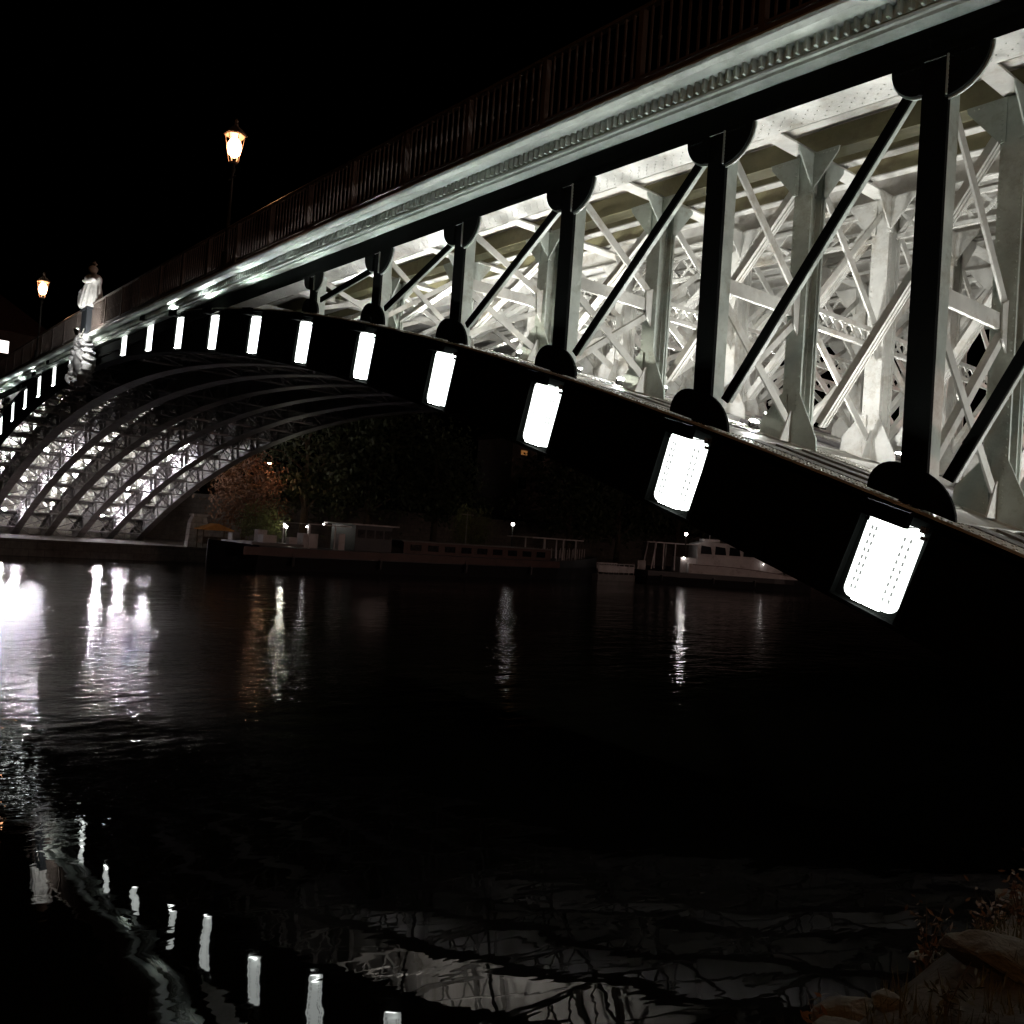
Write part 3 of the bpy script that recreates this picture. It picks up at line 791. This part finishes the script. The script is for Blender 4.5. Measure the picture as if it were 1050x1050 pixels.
# ------------------------------------------------------------------ trees
def tree(x, y, z, h, rx, mt, label, n=2600, leaf=.22, weep=False, low=.25):
    t = thing('tree', label, 'tree', (x, y, z), 0, 'trees on the far bank')
    m = MB(); tips = []
    m.tube([(0,0,-.2),(.1,.05,h*.18),(-.05,.1,h*.38),(.05,0,h*.6),(0,0,h*.82)], [h*.028, h*.022, h*.017, h*.010, h*.004], 8)
    for i in range(16):
        a = i*2.4 + random.random(); u = .22 + .55*i/16; L = rx*(.95 - .5*abs(u-.45))*(.7+.4*random.random())
        p0 = Vector((0,0,h*u)); p2 = p0 + Vector((math.cos(a)*L, math.sin(a)*L, h*.13*random.random()+h*.04)); p1 = (p0+p2)/2 + Vector((0,0,h*.05))
        m.tube([p0,p1,p2], [h*.009, h*.006, h*.002], 5); tips += [p2, p1, (p1+p2)/2]
    m.build('trunk', M['wood'], t)
    for i in range(26):
        a = random.random()*6.28; u = random.random(); rr = rx*math.sqrt(random.random())*(1-.55*max(0, u-.3)); tips.append(Vector((math.cos(a)*rr, math.sin(a)*rr, h*(low + (1-low)*u))))
    f = MB()
    for i in range(n):
        c0 = random.choice(tips); s = rx*.20*(.6+.8*((hash((round(c0.x, 3), round(c0.y, 3))) % 100)/100))
        p = c0 + Vector((random.gauss(0,s), random.gauss(0,s), random.gauss(0,s*.8)))
        if weep: p.z -= abs(random.gauss(0, h*.16)); p.z = max(p.z, .3)
        d1 = Vector((random.gauss(0,1), random.gauss(0,1), random.gauss(0,1)-(1.6 if weep else 0))).normalized()*leaf*(.6+.7*random.random()); d2 = d1.orthogonal().normalized()*leaf*(.2 if weep else .45)
        f.add([p-d1, p+d2*.9, p+d1, p-d2], [(0,1,2,3)])
    f.build('crown', mt, t, fix=False)
tree(-33.5, 20.5, .95, 8.0, 2.9, M['leafred'], 'russet leaved tree under the warm lamp beside the far abutment', 3600, .17)
tree(-28.3, 19.6, .95, 3.5, 1.7, M['leafpale'], 'small pale green bush on the quay left of the barge wheelhouse', 1500, .12, low=.1)
tree(-36, 27, .95, 15, 5.0, M['leafdark'], 'tall dark tree right of the russet tree on the far quay', 4200, .26)
tree(-37, 34, .95, 17, 5.5, M['leafdark'], 'tallest dark tree of the far bank, behind the barge', 4600, .28)
tree(-36, 41, .95, 14, 4.6, M['leafdark'], 'broad dark tree behind the bow of the barge', 4200, .26)
tree(-28.5, 40.2, .95, 5.5, 1.9, M['leafpale'], 'pale weeping willow lit by the quay lamp behind the barge', 3000, .16, weep=True)
tree(-38, 61, .95, 14, 5.0, M['leafdark'], 'dark tree on the far bank between the barge and the cruiser', 4200, .3)
tree(-39, 70, .95, 15, 5.0, M['leafdark'], 'dark tree on the far bank behind the stern of the cruiser', 3600, .3)
tree(-40, 82, .95, 17, 6.5, M['leafdark'], 'dark tree on the far bank behind the cabin of the cruiser', 3600, .32)
tree(-44, 104, .95, 17, 7.0, M['leafdark'], 'dark tree on the far bank right of the cruiser bow', 3600, .34)
tree(-52, -9, 5, 9, 3.6, M['leafred'], 'russet tree left of the far abutment above the quay wall', 2600, .22)

# ------------------------------------------------------------------ far quay furniture
def quay_lamp(x, y, z, h, label, mt, arm=0, r=.16):
    t = thing('quay_lamp', label, 'street lamp', (x, y, z), 0, 'lamps along the far quay')
    m = MB(); m.lathe([(.12,0),(.12,.3),(.06,.4),(.04,h-.1)], (0,0,0), 8)
    if arm: m.tube([(0,0,h-.15),(arm*.5,-.02,h+.1),(arm,-.04,h+.12)], .03, 6)
    m.build('pole', M['steel'], t, True)
    if arm:
        m = MB(); m.prism([(arm-.3,h+.10),(arm+.3,h+.10),(arm+.22,h+.24),(arm-.22,h+.24)], lambda u, v, w_: (u, -.04+w_, v), .3); m.build('shade', M['steel'], t)
        m = MB(); m.box(arm-.26, arm+.26, -.17, .09, h+.05, h+.097); m.build('bulb', mt, t)
    else:
        m = MB(); m.ball((0,0,h+r*.8), r, 12); m.build('bulb', mt, t, True)
quay_lamp(-33.5, 21.9, .95, 7.0, 'warm hooded lamp over the russet tree beside the far abutment', M['warmbulb'], .9)
quay_lamp(-25, 42.2, .95, 3.45, 'white globe lamp on a post at the quay behind the barge', M['dimbulb'])
nl = 'street lamps on the near bank beyond the bridge'
M['bankfill'] = emit('added_bank_fill', (1,.66,.56), 5200); M['amber'] = emit('amber_lamp', (1,.45,.18), 650)
for yy, lb in ((-16, 'tall amber street lamp on the near bank on the open side of the bridge'), (34, 'added unseen fill lamp on the near bank just beyond the bridge'), (74, 'added unseen fill lamp on the near bank farther along the river')):  # the two beyond the bridge are added out of view to light the boats
    t = thing('street_lamp', lb, 'street lamp', (45, yy, 1.9), 0, nl)
    m = MB(); m.lathe([(.13,0),(.12,.4),(.07,.5),(.05,8)], (0,0,0), 8); m.tube([(0,0,7.9),(-.6,0,8.2),(-1.4,0,8.25)], .035, 6); m.build('pole', M['steel'], t, True)
    m = MB(); m.lathe([(.25,8.22),(.22,8.33),(.05,8.38)], (-1.4,0,0), 10); m.build('shade', M['steel'], t, True)
    m = MB(); m.ball((-1.4,0,8.14), .16, 10); m.build('bulb', M['amber'] if yy < 0 else M['bankfill'], t, True)
quay_lamp(-26.2, 20.9, .95, 1.9, 'low white globe lamp beside the pale green bush on the far quay', M['bushbulb'], 0, .09)
# gatepost / kiosk beside the abutment
t = thing('stone_pillar', 'pale stone pillar with sloping shoulder beside the far abutment', 'pillar', (-27.6, 14.7, .95))
MB().prism([(-.9,0),(.9,0),(.75,.9),(.35,2.3),(-.55,2.3),(-.75,1.9)], lambda u, v, w_: (u*.4+w_*.2, u+w_*.0, v) if False else (w_, u, v), .7).build('shaft', M['stone'], t)
MB().box(-.42, .42, -.65, .45, 2.303, 2.45).build('cap', M['stone'], t)
t = thing('market_stall', 'small stall under an orange tarpaulin on the far quay beside the stone pillar', 'stall', (-26.2, 15.3, .95))
m = MB()
for sx in (-.6,.6):
    for sy in (-1.0,1.0): m.box(sx-.04, sx+.04, sy-.04, sy+.04, 0, 1.35)
m.build('frame', M['wood'], t)
m = MB(); m.prism([(-1.2,1.35),(1.2,1.35),(1.2,1.42),(0,1.85),(-1.2,1.42)], lambda u, v, w_: (w_, u, v), 1.5); m.build('tarpaulin', M['ochre'], t)
m = MB(); m.box(-.55,.55,-.95,.95,.35,.85); m.build('counter', M['wood'], t)

# ------------------------------------------------------------------ boats
def loft(sts, nm, mt, parent, cap=True):
    """sts: list of (x, [(y,z)...]) cross-sections"""
    m = MB(); n = len(sts[0][1]); vs = []; fs = []
    for x, pr in sts: vs += [(x, y, z) for y, z in pr]
    for i in range(len(sts)-1):
        for k in range(n-1): fs.append((i*n+k, i*n+k+1, (i+1)*n+k+1, (i+1)*n+k))
        fs.append((i*n+n-1, i*n, (i+1)*n, (i+1)*n+n-1))
    fs += [tuple(range(n)), tuple(range((len(sts)-1)*n, len(sts)*n))]
    return m.add(vs, fs).build(nm, mt, parent)
def hull(L, B, zs, nm, mt, parent, z0=-.4, fl=.85):
    sts = []
    for i in range(17):
        u = i/16; x = (u-.5)*L
        b = B/2*min(1, (u/.06)**.5 if u < .06 else 1)*(1 if u < .72 else math.cos((u-.72)/.28*1.45))
        b = max(b, .05); z = zs(u)
        sts.append((x, [(-b*fl, z0), (-b, z*.6), (-b, z), (b, z), (b, z*.6), (b*fl, z0)]))
    return loft(sts, nm, mt, parent)
# long barge
bx, by, bdir = -20.6, 31.0, R(94)
bt = thing('barge', 'long dark barge moored along the far quay with a low cabin and wheelhouse', 'barge', (bx, by, 0), bdir)
hull(37.5, 5, lambda u: 1.55 + .5*max(0, (u-.75)/.25)**2 + .25*max(0, (.1-u)/.1), 'hull', M['hullblack'], bt)
m = MB(); m.box(-17.5, 11.5, 2.51, 2.56, 1.0, 1.52); m.box(-17.5, 11.5, -2.56, -2.51, 1.0, 1.52); m.build('hull_band', M['hullred'], bt)
m = MB(); m.box(-4.5, 11, -1.9, 1.9, 1.56, 2.45); cab = m.build('cabin', M['hullred'], bt)
m = MB()
for i in range(9):
    for s in (-1, 1): m.box(-3.9+i*1.65, -2.9+i*1.65, s*1.93-.02, s*1.93+.02, 1.8, 2.25)
m.build('windows', M['glass'], cab)
m = MB(); m.box(-4.8, 11.3, -2.05, 2.05, 2.455, 2.53); m.build('cabin_roof', M['boatgrey'], bt)
m = MB(); m.box(-8.6, -5.4, -1.6, 1.6, 1.56, 3.4); wh = m.build('wheelhouse', M['navy'], bt)
m = MB()
for i in range(4):
    for s in (-1, 1): m.box(-8.4+i*.78, -7.8+i*.78, s*1.63-.02, s*1.63+.02, 2.5, 3.1)
m.build('windows', M['glass'], wh)
m = MB(); m.box(-9.1, -5.0, -1.9, 1.9, 3.403, 3.5); m.build('wheelhouse_roof', M['boatwhite'], bt)
m = MB()
for x in (-12.4, -10.4): 
    for s in (-1, 1): m.box(x-.04, x+.04, s*1.8-.04, s*1.8+.04, 1.56, 3.2)
m.box(-12.6, -9.2, -2.0, 2.0, 3.203, 3.27); m.build('awning', M['boatwhite'], bt)
m = MB(); m.box(-16.8, -13, -2.2, 2.2, 1.63, 1.80); m.box(-16.5, -16.0, 1.2, 1.8, 1.81, 2.3); m.build('aft_deck', M['boatgrey'], bt)
m = MB()
for i in range(12): 
    for s in (-1, 1): m.box(11.6+i*.45, 11.64+i*.45, s*2.0*max(.3, 1-i*.06)-.02, s*2.0*max(.3, 1-i*.06)+.02, 1.6, 2.5+i*.02)
m.build('bow_railing', M['boatwhite'], bt)
m = MB()
for x, y, z in ((-12.4,1.7,3.05),(-10.6,1.7,3.02),(-9.2,1.75,3.28),(-6.0,1.75,3.28),(-5.3,1.8,3.26)): m.ball((x,y,z), .06, 8)
m.build('deck_lamps', M['whitebulb'], bt)
m = MB()
for x in (13.2, 14.8, 10.9):
    for s in (-1, 1): m.box(x-.05, x+.05, s*1.2-.05, s*1.2+.05, 1.6, 3.4)
m.box(9.0, 15.4, -1.6, 1.6, 3.403, 3.5); m.build('canopy', M['boatwhite'], bt)
m = MB(); m.lathe([(.05,0),(.03,2.6)], (3,0,2.53), 6); m.bar((2.3,0,4.9), (3.7,0,4.9), .06, .06); m.build('mast', M['boatgrey'], bt)

m = MB()
for x, y, w_, h_ in ((-15.2,-1.2,.5,.5),(-14.6,.9,.35,.8),(-13.6,-1.6,.3,.45),(-11.3,.3,.6,.75),(-9.6,-1.3,.25,.9)): MB().box(x-w_, x+w_, y-w_*.7, y+w_*.7, 1.81 if x < -13 else 1.56, 1.81+h_).build('deck_locker', M['boatwhite'], bt)
for x in (-14, -7, 1, 8):
    for s in (-1, 1): MB().tube([(x, s*2.66, .35), (x, s*2.68, .95)], .13, 8).tube([(x, s*2.62, .95), (x, s*2.45, 1.6)], .02, 5).build('fender', M['housing'], bt)
# small floating pontoon
t = thing('pontoon', 'small pale floating pontoon with railing between the barge and the cruiser', 'pontoon', (-22.0, 51.6, 0), R(93))
MB().box(-2.6, 2.6, -1.2, 1.2, -.3, .55).build('float', M['boatgrey'], t)
m = MB()
for i in range(8):
    for s in (-1, 1): m.box(-2.5+i*.714-.03, -2.5+i*.714+.03, s*1.1-.03, s*1.1+.03, .55, 1.5)
for s in (-1, 1): m.box(-2.55, 2.55, s*1.1-.035, s*1.1+.035, 1.503, 1.57); m.box(-2.5, 2.5, s*1.14-.012, s*1.14+.012, .75, 1.35)
m.build('railing', M['boatwhite'], t)

# cruiser
p0, p1 = Vector((-22, 54.8, 0)), Vector((-12, 69.6, 0)); c = (p0+p1)/2; ang = math.atan2(p1.y-p0.y, p1.x-p0.x); Lc = (p1-p0).length
cr_ = thing('cabin_cruiser', 'pale cabin cruiser with dark hull moored right of the barge', 'boat', tuple(c), ang)
sh = lambda u: 1.35 + .35*abs(u-.35) 
hull(Lc, 4.4, lambda u: 1.15, 'hull', M['hullblack'], cr_)
def hsec(z0, z1, grow=0, x0=.28, x1=1.0):
    sts = []
    for i in range(14):
        u = x0 + (x1-x0)*i/13; x = (u-.5)*Lc
        b = max(.06, 4.4/2*(1 if u < .72 else math.cos((u-.72)/.28*1.45))) + .02
        zt = z1*(1 - .42*max(0, (u-.45)/.55)**1.5)
        sts.append((x, [(-b, z0), (-b, max(zt, z0+.06)), (b, max(zt, z0+.06)), (b, z0)]))
    return sts
loft(hsec(1.155, 2.05), 'bulwark', M['boatwhite'], cr_)
rub = MB(); 
for i in range(13):
    u0, u1 = .3+.68*i/13, .3+.68*(i+1)/13
    for s in (-1, 1):
        f = lambda u: Vector(((u-.5)*Lc, s*(max(.06, 2.2*(1 if u < .72 else math.cos((u-.72)/.28*1.45)))+.05), 1.98*(1-.42*max(0, (u-.45)/.55)**1.5)))
        rub.bar(f(u0), f(u1), .05, .05)
rub.build('rub_rail', M['hullred'], cr_)
sts = []
for x, b, z in ((-3.0,1.75,4.0),(-2.2,1.75,4.25),(1.0,1.7,4.1),(2.6,1.6,3.7),(4.0,1.4,3.0),(5.6,1.1,2.1)): sts.append((x, [(-b,1.7),(-b*.86,z),(b*.86,z),(b,1.7)]))
cbn = loft(sts, 'cabin', M['boatwhite'], cr_)
m = MB()
for x0, x1 in ((-2.7,-1.6),(-1.3,-.2),(.1,1.2),(1.5,2.5)):
    for s in (-1, 1): m.prism([(x0,3.05),(x1,3.05),(x1-.12,3.75 if x1 < 2 else 3.5),(x0+.05,3.85)], lambda u, v, w_: (u, s*(1.60-(v-3.05)*.05)+w_, v), .12)
m.prism([(-2.6,2.25),(-1.2,2.25),(-1.2,2.75),(-2.6,2.75)], lambda u, v, w_: (u, 1.68+w_, v), .14)
m.build('windows', M['glass'], cbn)
m = MB()
for x in (-7.4, -6.3, -5.2):
    for s in (-1, 1): m.bar((x, s*1.7, 1.3), (x+(.35 if x < -7 else 0), s*1.7, 3.8), .12, .07)
m.box(-8.0, -3.1, -1.9, 1.9, 3.81, 3.9); m.build('awning_frame', M['boatwhite'], cr_)
m = MB(); m.box(-4.6, -3.05, -1.6, 1.6, 1.16, 2.6); m.box(-8.2, -7.4, .6, 1.6, 1.16, 2.0); m.build('aft_cabin', M['boatwhite'], cr_)
for x in (-6.5, -1.5, 2.5):
    for s in (-1, 1): MB().tube([(x, s*2.32, .3), (x, s*2.34, .85)], .12, 8).build('fender', M['housing'], cr_)
m = MB()
for i in range(9):
    u = .62+.36*i/8; bb = 2.05*(1 if u < .72 else math.cos((u-.72)/.28*1.42)); zz = 2.05*(1-.42*((u-.45)/.55)**1.5)
    for s in (-1, 1): m.box((u-.5)*Lc-.02, (u-.5)*Lc+.02, s*bb-.02, s*bb+.02, zz-.1, zz+.65)
m.build('bow_railing', M['boatwhite'], cr_)
m = MB(); m.box(-2.2, -.6, -.7, .7, 4.255, 4.5); m.tube([(-1.4,0,4.5),(-1.4,0,5.6)], .03, 6); m.bar((-1.8,0,5.2), (-1.0,0,5.2), .08, .1); m.build('roof_gear', M['boatwhite'], cr_)
m = MB(); m.lathe([(.05,0),(.04,2.05)], (-4.3,-1.9,2.6), 6); m.build('mast', M['steel'], cr_)
m = MB(); m.ball((-4.3,-1.9,4.8), .15, 10); m.ball((-4.3,-1.72,2.55), .07, 8); m.ball((3.5,-1.62,2.45), .03, 8); m.build('deck_lamps', M['whitebulb'], cr_)

# ------------------------------------------------------------------ houses far behind
def house(x, y, z, wx, wy, h, label, win, wins, rz=0):
    t = thing('house', label, 'house', (x, y, z), rz)
    MB().box(-wx/2, wx/2, -wy/2, wy/2, -3, h).build('wall', M['render'], t)
    MB().prism([(-wy/2-.4,h+.003),(wy/2+.4,h+.003),(0,h+wy*.32)], lambda u, v, w_: (w_, u, v), wx+.6).build('roof', M['roof'], t)
    for (u, v, a, b, lit) in wins:
        f = MB().box(wx/2+.003, wx/2+.08, u-a/2-.08, u+a/2+.08, v-b/2-.08, v+b/2+.08).build('window', M['boatwhite'], t)
        MB().box(wx/2+.083, wx/2+.09, u-a/2, u+a/2, v-b/2, v+b/2).build('pane', win if lit else M['glass'], f)
house(-62, 74, 9, 8, 12, 8, 'dark house on the hillside with an orange lit window', M['orange'],
      [(-4,6.2,1.1,.6,1),(-1,6.2,1.4,1.6,0),(2,6.2,1.4,1.6,0),(-4,2,1.4,1.6,0)])
house(-84, 8, 9, 8, 14, 14, 'tall house beyond the far end of the bridge with a bright white window', M['whitewin'],
      [(1.0,12.2,2.0,1.4,1),(-3,12,1.4,1.8,0),(4.5,12,1.4,1.8,0),(-3,7,1.4,1.8,0)])

# ------------------------------------------------------------------ camera
cx, d_, c_, yaw, pitch, roll, f_ = 38.9434, 9.6243, 3.1447, .67914, .030093, .070117, 934.13
fw = Vector((-math.cos(yaw)*math.cos(pitch), math.sin(yaw)*math.cos(pitch), math.sin(pitch)))
rt = fw.cross(Vector((0,0,1))).normalized(); up = rt.cross(fw)
r2 = rt*math.cos(roll) + up*math.sin(roll); u2 = -rt*math.sin(roll) + up*math.cos(roll)
cam = bpy.data.cameras.new('camera'); co = bpy.data.objects.new('camera', cam); COL.objects.link(co)
mw = Matrix((( r2.x, u2.x, -fw.x, cx), (r2.y, u2.y, -fw.y, -d_), (r2.z, u2.z, -fw.z, c_), (0,0,0,1)))
co.matrix_world = mw
cam.sensor_width = 36; cam.sensor_fit = 'HORIZONTAL'; cam.lens = 36*f_/1050; cam.clip_start = .05; cam.clip_end = 2000
S.camera = co

# ------------------------------------------------------------------ render settings
S.render.engine = 'CYCLES'
S.view_settings.view_transform = 'Standard'; S.view_settings.look = 'None'; S.view_settings.exposure = 0; S.view_settings.gamma = 1
S.cycles.max_bounces = 6; S.cycles.diffuse_bounces = 3; S.cycles.glossy_bounces = 3; S.cycles.transmission_bounces = 2
S.cycles.sample_clamp_indirect = 4; S.cycles.use_denoising = True
S.cycles.use_adaptive_sampling = True; S.cycles.adaptive_threshold = .01
for o in bpy.data.objects:
    if 'world_parts' in o: del o['world_parts']
